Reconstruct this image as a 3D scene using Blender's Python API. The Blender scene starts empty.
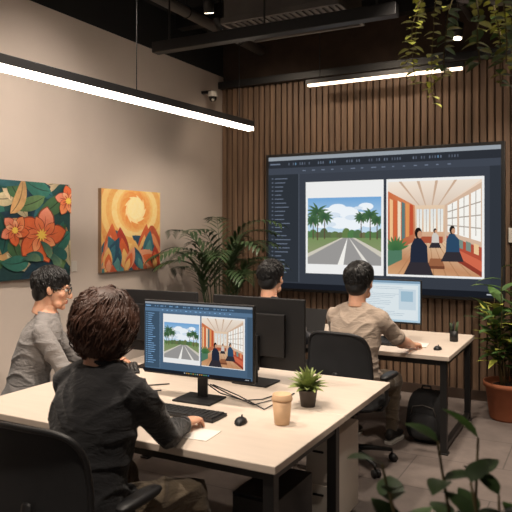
import bpy, math, random
import numpy as np
from mathutils import Vector, Matrix, noise
random.seed(7)
V=Vector
scene=bpy.context.scene
try:
    scene.view_settings.view_transform='Standard'
except Exception: pass
COL=scene.collection
# ------------------------------------------------------------ materials
def lin(c):
    out=[]
    for x in c[:3]:
        x/=255.0
        out.append(x/12.92 if x<=0.04045 else ((x+0.055)/1.055)**2.4)
    return tuple(out)
def mat(name,c,rough=0.6,metal=0.0,var=0.12,scale=8.0,bump=0.0,bscale=60.0,emis=0.0,stretch=(1,1,1),sheen=0.0,trans=0.0,spec=None,sss=0.0):
    m=bpy.data.materials.new(name); m.use_nodes=True
    nt=m.node_tree; b=nt.nodes['Principled BSDF']
    L=lin(c)
    tc=nt.nodes.new('ShaderNodeTexCoord'); mp=nt.nodes.new('ShaderNodeMapping')
    mp.inputs['Scale'].default_value=stretch
    nt.links.new(tc.outputs['Object'],mp.inputs['Vector'])
    n=nt.nodes.new('ShaderNodeTexNoise'); n.inputs['Scale'].default_value=scale; n.inputs['Detail'].default_value=5
    nt.links.new(mp.outputs['Vector'],n.inputs['Vector'])
    r=nt.nodes.new('ShaderNodeValToRGB')
    r.color_ramp.elements[0].position=0.3; r.color_ramp.elements[1].position=0.7
    r.color_ramp.elements[0].color=tuple(x*(1-var) for x in L)+(1,)
    r.color_ramp.elements[1].color=tuple(min(1,x*(1+var)) for x in L)+(1,)
    nt.links.new(n.outputs['Fac'],r.inputs['Fac'])
    nt.links.new(r.outputs['Color'],b.inputs['Base Color'])
    b.inputs['Roughness'].default_value=rough; b.inputs['Metallic'].default_value=metal
    if spec is not None: b.inputs['Specular IOR Level'].default_value=spec
    if sheen: b.inputs['Sheen Weight'].default_value=sheen
    if sss:
        b.inputs['Subsurface Weight'].default_value=sss; b.inputs['Subsurface Radius'].default_value=(1,.4,.25); b.inputs['Subsurface Scale'].default_value=.008
    if bump:
        n2=nt.nodes.new('ShaderNodeTexNoise'); n2.inputs['Scale'].default_value=bscale; n2.inputs['Detail'].default_value=4
        nt.links.new(mp.outputs['Vector'],n2.inputs['Vector'])
        bp=nt.nodes.new('ShaderNodeBump'); bp.inputs['Strength'].default_value=bump; bp.inputs['Distance'].default_value=0.01
        nt.links.new(n2.outputs['Fac'],bp.inputs['Height']); nt.links.new(bp.outputs['Normal'],b.inputs['Normal'])
    if emis:
        b.inputs['Emission Color'].default_value=L+(1,); b.inputs['Emission Strength'].default_value=emis
    return m
def art_mat(name,emis):
    m=bpy.data.materials.new(name); m.use_nodes=True; nt=m.node_tree
    at=nt.nodes.new('ShaderNodeAttribute'); at.attribute_name='Col'
    if emis:
        nt.nodes.remove(nt.nodes['Principled BSDF'])
        e=nt.nodes.new('ShaderNodeEmission'); e.inputs['Strength'].default_value=emis
        nt.links.new(at.outputs['Color'],e.inputs['Color'])
        nt.links.new(e.outputs[0],nt.nodes['Material Output'].inputs['Surface'])
    else:
        b=nt.nodes['Principled BSDF']; b.inputs['Roughness'].default_value=0.6
        n=nt.nodes.new('ShaderNodeTexNoise'); n.inputs['Scale'].default_value=25; n.inputs['Detail'].default_value=6
        mx=nt.nodes.new('ShaderNodeMix'); mx.data_type='RGBA'; mx.blend_type='OVERLAY'; mx.inputs[0].default_value=0.35
        nt.links.new(at.outputs['Color'],mx.inputs[6]); nt.links.new(n.outputs['Fac'],mx.inputs[7])
        nt.links.new(mx.outputs[2],b.inputs['Base Color'])
        bp=nt.nodes.new('ShaderNodeBump'); bp.inputs['Strength'].default_value=0.3
        nt.links.new(n.outputs['Fac'],bp.inputs['Height']); nt.links.new(bp.outputs['Normal'],b.inputs['Normal'])
    return m
M={}
M['plaster']=mat('plaster_wall',(202,188,176),0.9,var=0.05,scale=1.5,bump=0.08,bscale=120)
M['black']=mat('black_metal',(24,23,23),0.45,var=0.1)
M['ceil']=mat('ceiling_black',(22,21,20),0.9,var=0.2,scale=2)
M['duct']=mat('duct_metal',(104,98,93),0.5,0.2,var=0.2,scale=3)
M['plastic']=mat('black_plastic',(20,20,22),0.5,var=0.1)
M['chairfab']=mat('chair_fabric',(26,26,28),0.85,var=0.2,bump=0.5,bscale=400)
M['desktop']=mat('desk_laminate',(208,194,180),0.45,var=0.04,scale=4,stretch=(1,6,1))
M['white']=mat('white_paint',(205,198,188),0.5,var=0.03)
M['paper']=mat('paper',(225,220,212),0.8,var=0.02)
M['cup']=mat('kraft_cup',(204,168,132),0.7,var=0.06,scale=30)
M['terra']=mat('terracotta',(160,94,62),0.8,var=0.12)
M['potgrey']=mat('pot_grey',(70,62,58),0.6,var=0.2)
M['soil']=mat('soil',(45,32,24),1.0,var=0.3,scale=60,bump=0.6)
M['leaf']=mat('leaf_green',(66,96,44),0.5,var=0.35,scale=14)
M['leafd']=mat('leaf_dark',(50,70,38),0.5,var=0.3,scale=14)
M['leafy']=mat('leaf_yellow_green',(152,156,66),0.5,var=0.3,scale=18)
M['leafs']=mat('leaf_succulent',(136,150,88),0.5,var=0.25,scale=40)
M['palm']=mat('palm_green',(52,74,42),0.45,var=0.3,scale=10)
M['stem']=mat('stem_brown',(84,72,40),0.8,var=0.2)
M['skin']=mat('skin',(206,156,128),0.5,var=0.07,scale=30,bump=0.12,bscale=350,sss=.25)
M['lips']=mat('lips',(170,100,86),0.5,var=0.05)
M['eye']=mat('eye_white',(225,220,212),0.2,var=0.01)
M['iris']=mat('iris',(28,18,12),0.2,var=0.01)
M['hairblk']=mat('hair_black',(15,13,13),0.45,var=0.3,scale=30)
M['hairbrn']=mat('hair_brown',(68,42,30),0.5,var=0.5,scale=14)
def fabric(name,c,weave=260,folds=.35,var=.07,sheen=.15):
    m=mat(name,c,.92,var=var,scale=14,sheen=sheen); nt=m.node_tree; b=nt.nodes['Principled BSDF']
    tc=nt.nodes.new('ShaderNodeTexCoord')
    mp=nt.nodes.new('ShaderNodeMapping'); mp.inputs['Scale'].default_value=(9,9,22); mp.inputs['Rotation'].default_value=(.5,.6,0)
    n1=nt.nodes.new('ShaderNodeTexNoise'); n1.inputs['Scale'].default_value=1; n1.inputs['Detail'].default_value=3; n1.inputs['Distortion'].default_value=1.2
    n2=nt.nodes.new('ShaderNodeTexNoise'); n2.inputs['Scale'].default_value=weave; n2.inputs['Detail'].default_value=2
    nt.links.new(tc.outputs['Object'],mp.inputs['Vector']); nt.links.new(mp.outputs['Vector'],n1.inputs['Vector']); nt.links.new(tc.outputs['Object'],n2.inputs['Vector'])
    b1=nt.nodes.new('ShaderNodeBump'); b1.inputs['Strength'].default_value=folds; b1.inputs['Distance'].default_value=.03
    b2=nt.nodes.new('ShaderNodeBump'); b2.inputs['Strength'].default_value=.35; b2.inputs['Distance'].default_value=.004
    nt.links.new(n1.outputs['Fac'],b1.inputs['Height']); nt.links.new(n2.outputs['Fac'],b2.inputs['Height'])
    nt.links.new(b1.outputs['Normal'],b2.inputs['Normal']); nt.links.new(b2.outputs['Normal'],b.inputs['Normal'])
    return m
M['knit']=fabric('black_sweater',(23,23,26),180,.5,.2)
M['shirtgrey']=fabric('grey_shirt',(126,122,120),260,.5)
M['shirtbeige']=fabric('beige_shirt',(168,151,136),260,.45)
M['shirtdark']=fabric('navy_shirt',(40,40,46),260,.4)
M['pantsolive']=fabric('olive_trousers',(88,76,60),200,.5)
M['pantsdark']=fabric('dark_trousers',(44,42,40),200,.5)
M['shoe']=mat('shoe_black',(26,25,25),0.6,var=0.1)
M['sole']=mat('shoe_sole',(190,184,176),0.7,var=0.05)
M['led']=mat('led_diffuser',(255,238,220),0.5,emis=14.0)
M['led2']=mat('led_diffuser_soft',(255,228,198),0.5,emis=5.0)
M['spot']=mat('spot_lens',(255,236,205),0.5,emis=12.0)
M['canvas']=mat('canvas_edge',(150,120,92),0.8)
M['lensglass']=mat('camera_glass',(12,12,14),0.1)
SCR=art_mat('screen_emission',1.0); SCR2=art_mat('monitor_emission',0.95); PNT=art_mat('acrylic_paint',0)
def wood():
    m=bpy.data.materials.new('walnut_slats'); m.use_nodes=True; nt=m.node_tree; b=nt.nodes['Principled BSDF']
    tc=nt.nodes.new('ShaderNodeTexCoord'); mp=nt.nodes.new('ShaderNodeMapping'); mp.inputs['Scale'].default_value=(30,30,1.2)
    nt.links.new(tc.outputs['Object'],mp.inputs['Vector'])
    n=nt.nodes.new('ShaderNodeTexNoise'); n.inputs['Scale'].default_value=1.0; n.inputs['Detail'].default_value=8
    nt.links.new(mp.outputs['Vector'],n.inputs['Vector'])
    r=nt.nodes.new('ShaderNodeValToRGB'); r.color_ramp.elements[0].position=0.3; r.color_ramp.elements[1].position=0.72
    r.color_ramp.elements[0].color=lin((84,65,50))+(1,); r.color_ramp.elements[1].color=lin((130,103,81))+(1,)
    nt.links.new(n.outputs['Fac'],r.inputs['Fac']); nt.links.new(r.outputs['Color'],b.inputs['Base Color'])
    b.inputs['Roughness'].default_value=0.6
    bp=nt.nodes.new('ShaderNodeBump'); bp.inputs['Strength'].default_value=0.15; nt.links.new(n.outputs['Fac'],bp.inputs['Height'])
    nt.links.new(bp.outputs['Normal'],b.inputs['Normal'])
    return m
M['wood']=wood()
M['wooddark']=mat('panel_backing',(58,43,33),0.9,var=0.2)
def floormat():
    m=bpy.data.materials.new('floor_tiles'); m.use_nodes=True; nt=m.node_tree; b=nt.nodes['Principled BSDF']
    tc=nt.nodes.new('ShaderNodeTexCoord')
    br=nt.nodes.new('ShaderNodeTexBrick'); br.offset=0.5; br.inputs['Scale'].default_value=1.0
    br.inputs['Brick Width'].default_value=1.2; br.inputs['Row Height'].default_value=0.6; br.inputs['Mortar Size'].default_value=0.005
    br.inputs['Color1'].default_value=lin((112,101,95))+(1,); br.inputs['Color2'].default_value=lin((105,95,90))+(1,); br.inputs['Mortar'].default_value=lin((84,76,72))+(1,)
    nt.links.new(tc.outputs['Object'],br.inputs['Vector'])
    n=nt.nodes.new('ShaderNodeTexNoise'); n.inputs['Scale'].default_value=5; n.inputs['Detail'].default_value=10; n.inputs['Roughness'].default_value=0.7
    nt.links.new(tc.outputs['Object'],n.inputs['Vector'])
    mx=nt.nodes.new('ShaderNodeMix'); mx.data_type='RGBA'; mx.blend_type='OVERLAY'; mx.inputs[0].default_value=0.5
    nt.links.new(br.outputs['Color'],mx.inputs[6]); nt.links.new(n.outputs['Fac'],mx.inputs[7]); nt.links.new(mx.outputs[2],b.inputs['Base Color'])
    b.inputs['Roughness'].default_value=0.7
    bp=nt.nodes.new('ShaderNodeBump'); bp.inputs['Strength'].default_value=0.1; nt.links.new(n.outputs['Fac'],bp.inputs['Height']); nt.links.new(bp.outputs['Normal'],b.inputs['Normal'])
    return m
M['floor']=floormat()
# ------------------------------------------------------------ mesh builder
class MB:
    def __init__(s): s.v=[];s.f=[];s.m=[];s.s=[];s.mats=[]
    def mi(s,m):
        if isinstance(m,str): m=M[m]
        if m not in s.mats: s.mats.append(m)
        return s.mats.index(m)
    def add(s,vs,fs,m,smooth=True):
        o=len(s.v); k=s.mi(m); s.v.extend([tuple(p) for p in vs])
        for f in fs:
            s.f.append(tuple(i+o for i in f)); s.m.append(k); s.s.append(smooth)
    def box(s,c,size,m,rot=None):
        c=V(c); hx,hy,hz=[q/2 for q in size]
        P=[V((x,y,z)) for x in(-hx,hx) for y in(-hy,hy) for z in(-hz,hz)]
        if rot is not None: P=[rot@p for p in P]
        s.add([c+p for p in P],[(0,1,3,2),(4,6,7,5),(0,4,5,1),(2,3,7,6),(0,2,6,4),(1,5,7,3)],m,False)
    def bar(s,a,b,w,h,m):
        a=V(a);b=V(b);d=b-a; L=d.length
        r=d.to_track_quat('X','Z').to_matrix()
        s.box((a+b)/2,(L,w,h),m,r)
    def loft(s,rings,m,smooth=True,cap=True,closed=False):
        n=len(rings[0]); vs=[p for r in rings for p in r]; fs=[]
        R=len(rings)
        for i in range(R if closed else R-1):
            for j in range(n):
                a=i*n+j;b=i*n+(j+1)%n;i2=(i+1)%R
                fs.append((a,b,i2*n+(j+1)%n,i2*n+j))
        if cap and not closed:
            fs.append(tuple(range(n))[::-1]); fs.append(tuple((R-1)*n+j for j in range(n)))
        s.add(vs,fs,m,smooth)
    def tube(s,pts,rad,m,n=10,cap=True,smooth=True,up=None,closed=False,round=False):
        pts=[V(p) for p in pts]
        if not isinstance(rad,(list,tuple)) : rad=[rad]*len(pts)
        rad=list(rad)
        rad=[r if isinstance(r,(tuple,list)) else (r,r) for r in rad]
        if round:
            t0=(pts[0]-pts[1]).normalized(); t1=(pts[-1]-pts[-2]).normalized()
            r0=rad[0];r1=rad[-1];m0=min(r0);m1=min(r1)
            pts=[pts[0]+t0*m0*0.97,pts[0]+t0*m0*0.65]+pts+[pts[-1]+t1*m1*0.65,pts[-1]+t1*m1*0.97]
            rad=[(r0[0]*.3,r0[1]*.3),(r0[0]*.76,r0[1]*.76)]+rad+[(r1[0]*.76,r1[1]*.76),(r1[0]*.3,r1[1]*.3)]
        N=len(pts); rings=[]; u=None
        for i in range(N):
            if closed: t=(pts[(i+1)%N]-pts[i-1])
            else: t=pts[min(i+1,N-1)]-pts[max(i-1,0)]
            t=t.normalized() if t.length>1e-9 else V((0,0,1))
            if up is not None: u=V(up)
            elif u is None: u=V((0,0,1)) if abs(t.z)<.9 else V((1,0,0))
            u=u-t*u.dot(t)
            if u.length<1e-6: u=V((1,0,0))-t*t.x
            u.normalize(); w=t.cross(u)
            ra,rb=rad[i]
            rings.append([pts[i]+w*(math.cos(2*math.pi*j/n)*ra)+u*(math.sin(2*math.pi*j/n)*rb) for j in range(n)])
        s.loft(rings,m,smooth,cap,closed)
    def cyl(s,a,b,r0,r1,m,n=24):
        s.tube([a,b],[r0,r1],m,n,smooth=True)
    def lathe(s,prof,o,m,n=28):
        o=V(o)
        s.loft([[o+V((r*math.cos(2*math.pi*j/n),r*math.sin(2*math.pi*j/n),z)) for j in range(n)] for r,z in prof],m)
    def ell(s,c,r,m,rot=None,nu=20,nv=12):
        c=V(c); rings=[]
        for i in range(nv+1):
            a=math.pi*(i+.0)/nv; a=min(max(a,0.02),math.pi-.02)
            ring=[]
            for j in range(nu):
                b=2*math.pi*j/nu
                p=V((r[0]*math.sin(a)*math.cos(b),r[1]*math.sin(a)*math.sin(b),-r[2]*math.cos(a)))
                if rot is not None:p=rot@p
                ring.append(c+p)
            rings.append(ring)
        s.loft(rings,m)
    def pillow(s,fn,a,b,th,m,n=40,e=4.0):
        ks=[0.02,.3,.6,.82,.94,.985,1.0]
        def prof(k): return th/2*(max(0,1-k**6))**.5
        rings=[]
        def ring(k,sg):
            out=[]
            for j in range(n):
                t=2*math.pi*j/n; c,si=math.cos(t),math.sin(t)
                x=a*math.copysign(abs(c)**(2/e),c)*k; y=b*math.copysign(abs(si)**(2/e),si)*k
                out.append(V(fn(x,y,sg*prof(k))))
            return out
        for k in ks: rings.append(ring(k,1))
        for k in ks[::-1][1:]: rings.append(ring(k,-1))
        s.loft(rings,m)
    def leaf(s,base,d,L,W,m,droop=0.3,segs=6,up=(0,0,1),fold=0.25,tip=1.0):
        p=V(base); d=V(d).normalized(); u=V(up); step=L/segs
        side=d.cross(u)
        if side.length<.05: side=d.cross(V((1,0,.2)))
        side.normalize(); vs=[];fs=[]
        for i in range(segs+1):
            t=i/segs; w=W*.5*(math.sin(math.pi*min(1,t**.75))**.8 if 0<t<1 else 0.04)
            nn=side.cross(d).normalized()
            vs+= [p-side*w+nn*w*fold,p,p+side*w+nn*w*fold]
            p=p+d*step; d=(d+V((0,0,-1))*droop/segs).normalized()
        for i in range(segs):
            a=i*3
            fs+=[(a,a+1,a+4,a+3),(a+1,a+2,a+5,a+4)]
        s.add(vs,fs,m,True)
    def obj(s,name,parent=None,bevel=0.0,loc=(0,0,0),rotz=0.0,seg=2):
        me=bpy.data.meshes.new(name); me.from_pydata(s.v,[],s.f)
        for m in s.mats: me.materials.append(m)
        me.polygons.foreach_set('material_index',s.m); me.polygons.foreach_set('use_smooth',s.s); me.update()
        o=bpy.data.objects.new(name,me); COL.objects.link(o)
        o.location=loc; o.rotation_euler=(0,0,rotz)
        if parent: o.parent=parent
        if bevel:
            b=o.modifiers.new('bevel','BEVEL'); b.width=bevel; b.segments=seg; b.limit_method='ANGLE'; b.angle_limit=math.radians(62)
        return o
def empty(name,loc=(0,0,0),rotz=0):
    e=bpy.data.objects.new(name,None); COL.objects.link(e); e.location=loc; e.rotation_euler=(0,0,rotz); e.empty_display_size=.1
    return e
WORK=bpy.data.scenes.new('scratch')
def remeshed(mb,name,voxel,iters,parent,mats,classify,disp=None):
    me=bpy.data.meshes.new('tmp'); me.from_pydata(mb.v,[],mb.f); me.update()
    o=bpy.data.objects.new('tmp',me); WORK.collection.objects.link(o)
    r=o.modifiers.new('r','REMESH'); r.mode='VOXEL'; r.voxel_size=voxel
    sm=o.modifiers.new('s','SMOOTH'); sm.factor=.5; sm.iterations=iters
    vl=WORK.view_layers[0]; vl.update()
    dg=vl.depsgraph
    nm=bpy.data.meshes.new_from_object(o.evaluated_get(dg)); nm.name=name
    bpy.data.objects.remove(o); bpy.data.meshes.remove(me)
    nm.materials.clear()
    for m in mats: nm.materials.append(m)
    n=len(nm.polygons); c=np.zeros(n*3); nm.polygons.foreach_get('center',c); c=c.reshape(-1,3)
    idx=classify(c).astype(np.int32); nm.polygons.foreach_set('material_index',idx)
    nm.polygons.foreach_set('use_smooth',np.ones(n,dtype=bool))
    if disp:
        k=len(nm.vertices); co=np.zeros(k*3); nm.vertices.foreach_get('co',co); no=np.zeros(k*3); nm.vertices.foreach_get('normal',no)
        co=co.reshape(-1,3); no=no.reshape(-1,3)
        dd=np.array([disp(V(p)) for p in co]); co=co+no*dd[:,None]
        nm.vertices.foreach_set('co',co.ravel())
    nm.update()
    ob=bpy.data.objects.new(name,nm); COL.objects.link(ob)
    if parent: ob.parent=parent
    return ob
# ------------------------------------------------------------ flat art
class Art:
    def __init__(s,o,ux,uy,nrm,step=0.00012):
        s.o=V(o);s.ux=V(ux);s.uy=V(uy);s.n=V(nrm);s.k=0;s.step=step;s.v=[];s.f=[];s.c=[];s.r=(0,0,1,1)
    def sub(s,a,b,c,d): s.r=(a,b,c,d)
    def poly(s,pts,col):
        a,b,c,d=s.r; o=len(s.v); s.k+=1
        cols=col if isinstance(col[0],(tuple,list)) else [col]*len(pts)
        for (u,v),cc in zip(pts,cols):
            u=a+min(1,max(0,u))*(c-a); v=b+min(1,max(0,v))*(d-b)
            s.v.append(tuple(s.o+s.ux*u+s.uy*v+s.n*(s.k*s.step))); s.c.append(lin(cc)+(1,))
        s.f.append(tuple(range(o,o+len(pts))))
    def rect(s,u0,v0,u1,v1,c,ctop=None):
        s.poly([(u0,v0),(u1,v0),(u1,v1),(u0,v1)],c if ctop is None else [c,c,ctop,ctop])
    def circ(s,u,v,ru,rv,c,n=20,a0=0,a1=360):
        s.poly([(u+ru*math.cos(math.radians(a0+(a1-a0)*i/n)),v+rv*math.sin(math.radians(a0+(a1-a0)*i/n))) for i in range(n if a1-a0==360 else n+1)],c)
    def petal(s,u,v,ang,L,W,c,c2=None,bend=0.0,n=8,pw=.8):
        a=math.radians(ang); pts=[];back=[]
        for i in range(n+1):
            t=i/n; w=W*.5*math.sin(math.pi*t**pw)**.9 if 0<t<1 else 0
            aa=a+bend*t; x=u+L*t*math.cos(aa); y=v+L*t*math.sin(aa)
            pts.append((x-w*math.sin(aa),(y+w*math.cos(aa)))); back.append((x+w*math.sin(aa),(y-w*math.cos(aa))))
        P=pts+back[1:-1][::-1]
        if c2: 
            cols=[tuple(c[q]*(1-i/n)+c2[q]*(i/n) for q in range(3)) for i in range(n+1)]
            C=cols+cols[1:-1][::-1]; s.poly(P,C)
        else: s.poly(P,c)
    def obj(s,name,m,parent=None):
        me=bpy.data.meshes.new(name); me.from_pydata(s.v,[],s.f)
        at=me.color_attributes.new('Col','FLOAT_COLOR','POINT')
        at.data.foreach_set('color',[x for c in s.c for x in c]); me.materials.append(m); me.update()
        o=bpy.data.objects.new(name,me); COL.objects.link(o)
        if parent:o.parent=parent
        return o
def draw_street(A,u0,v0,u1,v1):
    A.sub(u0,v0,u1,v1)
    A.rect(0,.4,1,1,(206,226,238),(112,164,212))
    for (x,y,r) in [(.3,.78,.13),(.42,.84,.12),(.55,.78,.15),(.7,.72,.12),(.2,.62,.14),(.45,.62,.16),(.62,.6,.15),(.85,.62,.12),(.8,.86,.1)]:
        A.circ(x,y,r,r*.55,(236,242,247))
    for (x,y,r) in [(.36,.74,.1),(.62,.7,.1),(.3,.6,.1),(.7,.84,.06)]:
        A.circ(x,y,r,r*.4,(214,226,238))
    A.rect(0,.38,1,.46,(110,128,120),(150,165,160))
    for i in range(14):
        x=i/13; h=.04+.07*random.random(); A.circ(x,.44,.06,h,(80+random.randint(0,30),104+random.randint(0,25),74))
    A.rect(0,0,1,.4,(150,152,118),(120,142,92))
    A.poly([(0,0),(1,0),(1,.12),(.62,.4),(.5,.4),(.0,.1)],(152,150,148))
    A.poly([(0,.1),(.5,.4),(.47,.4),(0,.16)],(206,200,186))
    A.poly([(1,.12),(.62,.4),(.66,.4),(1,.2)],(206,200,186))
    A.poly([(.42,0),(.5,0),(.555,.39),(.55,.39)],(240,238,232))
    A.poly([(.8,.0),(.86,0),(.585,.39),(.58,.39)],(226,222,214))
    for (x,y,h,s) in [(.14,.36,.42,.17),(.24,.38,.33,.13),(.08,.38,.28,.12),(.74,.4,.3,.1),(.86,.37,.36,.12),(.95,.38,.28,.1)]:
        A.poly([(x-.008,y),(x+.008,y),(x+.006,y+h),(x-.004,y+h)],(92,78,60))
        for k in range(11):
            A.petal(x,y+h,-50+k*28,s,.035,(50,82,58),(84,116,74),bend=-.4 if (-50+k*28)<90 else .4)
def draw_room(A,u0,v0,u1,v1):
    A.sub(u0,v0,u1,v1)
    A.rect(0,0,1,1,(220,190,166),(234,212,192))
    A.poly([(0,1),(1,1),(.62,.74),(.3,.74),(0,.9)],[(240,228,214),(236,224,210),(218,198,180),(218,198,180),(236,218,200)])
    for i in range(4): A.poly([(.12+i*.2,1),(.15+i*.2,1),(.352+i*.07,.74),(.342+i*.07,.74)],(200,170,146))
    A.poly([(0,.9),(.3,.74),(.3,.36),(0,.2)],[(204,112,70),(214,140,96),(186,110,76),(170,82,56)])
    for i,c in enumerate([(236,190,140),(206,102,62),(236,216,186),(90,120,120),(222,150,90),(190,80,52)]):
        a=.02+i*.045
        A.poly([(a,.32+.02*i),(a+.036,.33+.02*i),(a+.036,.8-.012*i),(a,.82-.012*i)],c)
    A.rect(.3,.36,.62,.74,(206,160,126),(226,200,172))
    for i in range(4):
        A.rect(.32+i*.075,.46,.38+i*.075,.7,(240,236,224),(222,226,226)); A.rect(.348+i*.075,.46,.352+i*.075,.7,(140,104,80))
    A.poly([(.62,.36),(.62,.74),(1,.97),(1,.16)],(210,180,156))
    for i in range(3):
        a=.65+i*.12; b=a+.1
        y0=.47-(a-.62)*.3; y1=.47-(b-.62)*.3; z0=.72+(a-.62)*.5; z1=.72+(b-.62)*.5
        A.poly([(a,y0),(b,y1),(b,z1),(a,z0)],(244,242,236))
        for k in range(1,4):
            q=k/4; A.poly([(a,y0+(z0-y0)*q-.006),(b,y1+(z1-y1)*q-.006),(b,y1+(z1-y1)*q+.006),(a,y0+(z0-y0)*q+.006)],(170,160,150))
        A.rect((a+b)/2-.004,.42,(a+b)/2+.004,(z0+z1)/2,(170,160,150))
    A.poly([(0,0),(1,0),(1,.16),(.62,.36),(.3,.36),(0,.2)],[(206,160,116),(194,142,104),(200,156,120),(220,190,156),(220,190,156),(186,130,92)])
    for i in range(9):
        A.poly([(i*.13-.02,0),(i*.13-.008,0),(.33+i*.034,.36),(.326+i*.034,.36)],(172,124,88))
    A.poly([(.64,.3),(1,.1),(1,.3),(.64,.42)],(176,78,58)); A.poly([(.64,.26),(1,.04),(1,.16),(.64,.33)],(206,104,76)); A.poly([(.64,.22),(1,-.02),(1,.05),(.64,.27)],(140,58,44))
    for i in range(4): A.poly([(.68+i*.08,.33-i*.03),(.73+i*.08,.31-i*.03),(.73+i*.08,.39-i*.022),(.68+i*.08,.41-i*.022)],random.choice([(232,196,150),(222,140,96),(120,140,130)]))
    A.rect(.32,.34,.6,.41,(168,84,58))
    A.poly([(.0,.08),(.16,.16),(.16,.3),(0,.26)],(80,120,96)); 
    for k in range(9): A.petal(.09,.26,20+k*18,.16,.035,(52,96,58),(84,126,76))
    A.poly([(.44,.10),(.62,.10),(.59,.18),(.47,.18)],(150,96,66)); A.poly([(.44,.07),(.62,.07),(.62,.10),(.44,.10)],(112,66,46))
    for (x,y,s,c) in [(.34,.27,1.35,(36,42,58)),(.70,.35,1.0,(44,72,100)),(.52,.40,.55,(206,200,192))]:
        A.poly([(x-.07*s,y-.14*s),(x+.08*s,y-.14*s),(x+.07*s,y+.03*s),(x+.02*s,y+.09*s),(x-.03*s,y+.09*s),(x-.06*s,y+.03*s)],c)
        A.poly([(x-.12*s,y-.2*s),(x+.12*s,y-.2*s),(x+.08*s,y-.1*s),(x-.07*s,y-.1*s)],(50,46,52))
        A.circ(x,y+.13*s,.03*s,.045*s,(30,24,22),12); A.circ(x+.012*s,y+.118*s,.02*s,.03*s,(200,150,120),10)
def draw_ui(A,bg=(54,59,68),hi=(84,91,102),pagesv=(.12,.8)):
    k=lambda f:tuple(min(255,int(x*f)) for x in bg)
    A.sub(0,0,1,1)
    A.rect(0,0,1,1,bg,k(1.1))
    A.rect(0,.972,1,1,(150,158,166)); A.rect(0,.915,1,.972,k(.82)); A.rect(0,.865,1,.915,k(1.2))
    R=random.Random(4)
    for i in range(70):
        x=.10+i*.011
        if R.random()<.5: A.rect(x,.934,x+.005,.952,R.choice([k(1.7),k(1.5),k(1.9),(100,135,165)]))
    A.rect(.01,.94,.06,.95,k(2))
    for i in range(15): 
        A.rect(.17+i*.045,.885,.17+i*.045+.016*R.random()+.006,.893,k(2.0))
    A.rect(0,.05,.15,.865,k(.85))
    for i in range(24):
        y=.83-i*.031; w=.03+.05*R.random()
        A.rect(.018,y,.025,y+.01,k(1.8)); A.rect(.034,y,.034+w,y+.006,k(2.0))
    A.rect(.152,.05,.155,.865,hi)
    A.rect(.96,.05,1,.865,k(.9))
    a,b=pagesv
    A.rect(.187,a,.54,b,(236,236,235)); A.rect(.552,a,.94,b,(236,236,235))
    draw_street(A,.197,a+.07,.53,b-.12)
    draw_room(A,.56,a+.015,.932,b-.02)
    A.sub(0,0,1,1)
    A.rect(0,0,1,.042,(26,29,36))
    for i in range(12): A.rect(.4+i*.02,.014,.409+i*.02,.029,R.choice([(90,150,210),(200,200,200),(210,160,80),(110,170,130)]))
    A.rect(.95,.018,.985,.026,(180,184,190))
# ------------------------------------------------------------ ROOM
XW=-4.0; YW=6.6; CZ=3.95
def simplebox(name,c,s,m,bev=0):
    b=MB(); b.box(c,s,m); return b.obj(name,bevel=bev)
simplebox('floor',(-.75,2.3,-.05),(6.9,9.2,.1),'floor')
simplebox('ceiling',(-.75,2.3,CZ+.05),(6.9,9.2,.1),'ceil')
simplebox('wall_left',(XW-.05,2.3,1.75),(.1,9.2,3.5),'plaster')
simplebox('trim_1',(XW-.05,2.3,3.725),(.1,9.2,.45),'ceil')
simplebox('wall_back',(-.75,YW+.105,1.975),(6.5,.08,3.95),'wooddark')
simplebox('wall_right',(2.55,2.3,1.975),(.1,9.2,3.95),'plaster')
simplebox('baseboard_left',(XW+.006,2.3,.05),(.012,9.2,.1),'plaster',.002)
b=MB(); x=XW+.04
while x<2.45:
    b.box((x,YW+.04,1.68),(.058,.04,3.34),'wood'); b.box((x+.036,YW+.055,1.68),(.014,.01,3.34),'wooddark'); x+=.072
b.obj('wood_slat_paneling',bevel=.004,seg=1)
simplebox('baseboard_back',(-.75,YW-.0,.05),(6.4,.012,.1),'wooddark',.002)
simplebox('trim_2',(-.75,YW-.01,3.38),(6.5,.1,.08),'black',.004)
b=MB()
b.box((-2.3,4.45,3.22),(2.1,.09,.09),'black'); 
for x in(-3.2,-2.3,-1.4): b.cyl((x,4.45,3.22),(x,4.45,CZ),.008,.008,'black',8)
b.obj('ceiling_track_rail',bevel=.004)
b=MB()
b.box((-2.25,4.87,3.56),(1.0,.56,.3),'duct')
for i in range(17): b.box((-2.70+i*.056,4.87,3.4),(.026,.5,.014),'duct')
b.box((-2.25,5.16,3.4),(1.04,.03,.05),'duct'); b.box((-2.25,4.58,3.4),(1.04,.03,.05),'duct')
b.box((-2.76,4.87,3.4),(.03,.56,.05),'duct'); b.box((-1.74,4.87,3.4),(.03,.56,.05),'duct')
for x in(-2.7,-1.8):
    for y in (4.65,5.1): b.cyl((x,y,3.6),(x,y,CZ),.008,.008,'black',8)
b.obj('air_duct',bevel=.004)
b=MB()
for y in(2.6,3.4,5.6,6.2): b.box((-.75,y,CZ-.09),(6.3,.12,.18),'black')
b.obj('ceiling_beam')
b=MB()
for (x,z,r) in [(-3.4,3.7,.05),(-.6,3.62,.09),(-.2,3.7,.04),(-1.1,3.72,.03)]:
    b.cyl((x,1.0,z),(x,6.5,z),r,r,'duct',20)
    for y in(2,3,4,5,6): 
        b.cyl((x,y,z),(x,y,CZ),.008,.008,'black',8); b.tube([(x+(r+.004)*math.cos(a*.524),y,z+(r+.004)*math.sin(a*.524)) for a in range(12)],.006,'black',6,closed=True)
b.obj('ceiling_pipes')
P1=V((-2.985,5.50,2.66)); P0=V((-3.157,2.675,2.66)); dr=(P1-P0).normalized(); Ps=P1-dr*4.3
pl=empty('linear_pendant_light')
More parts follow.
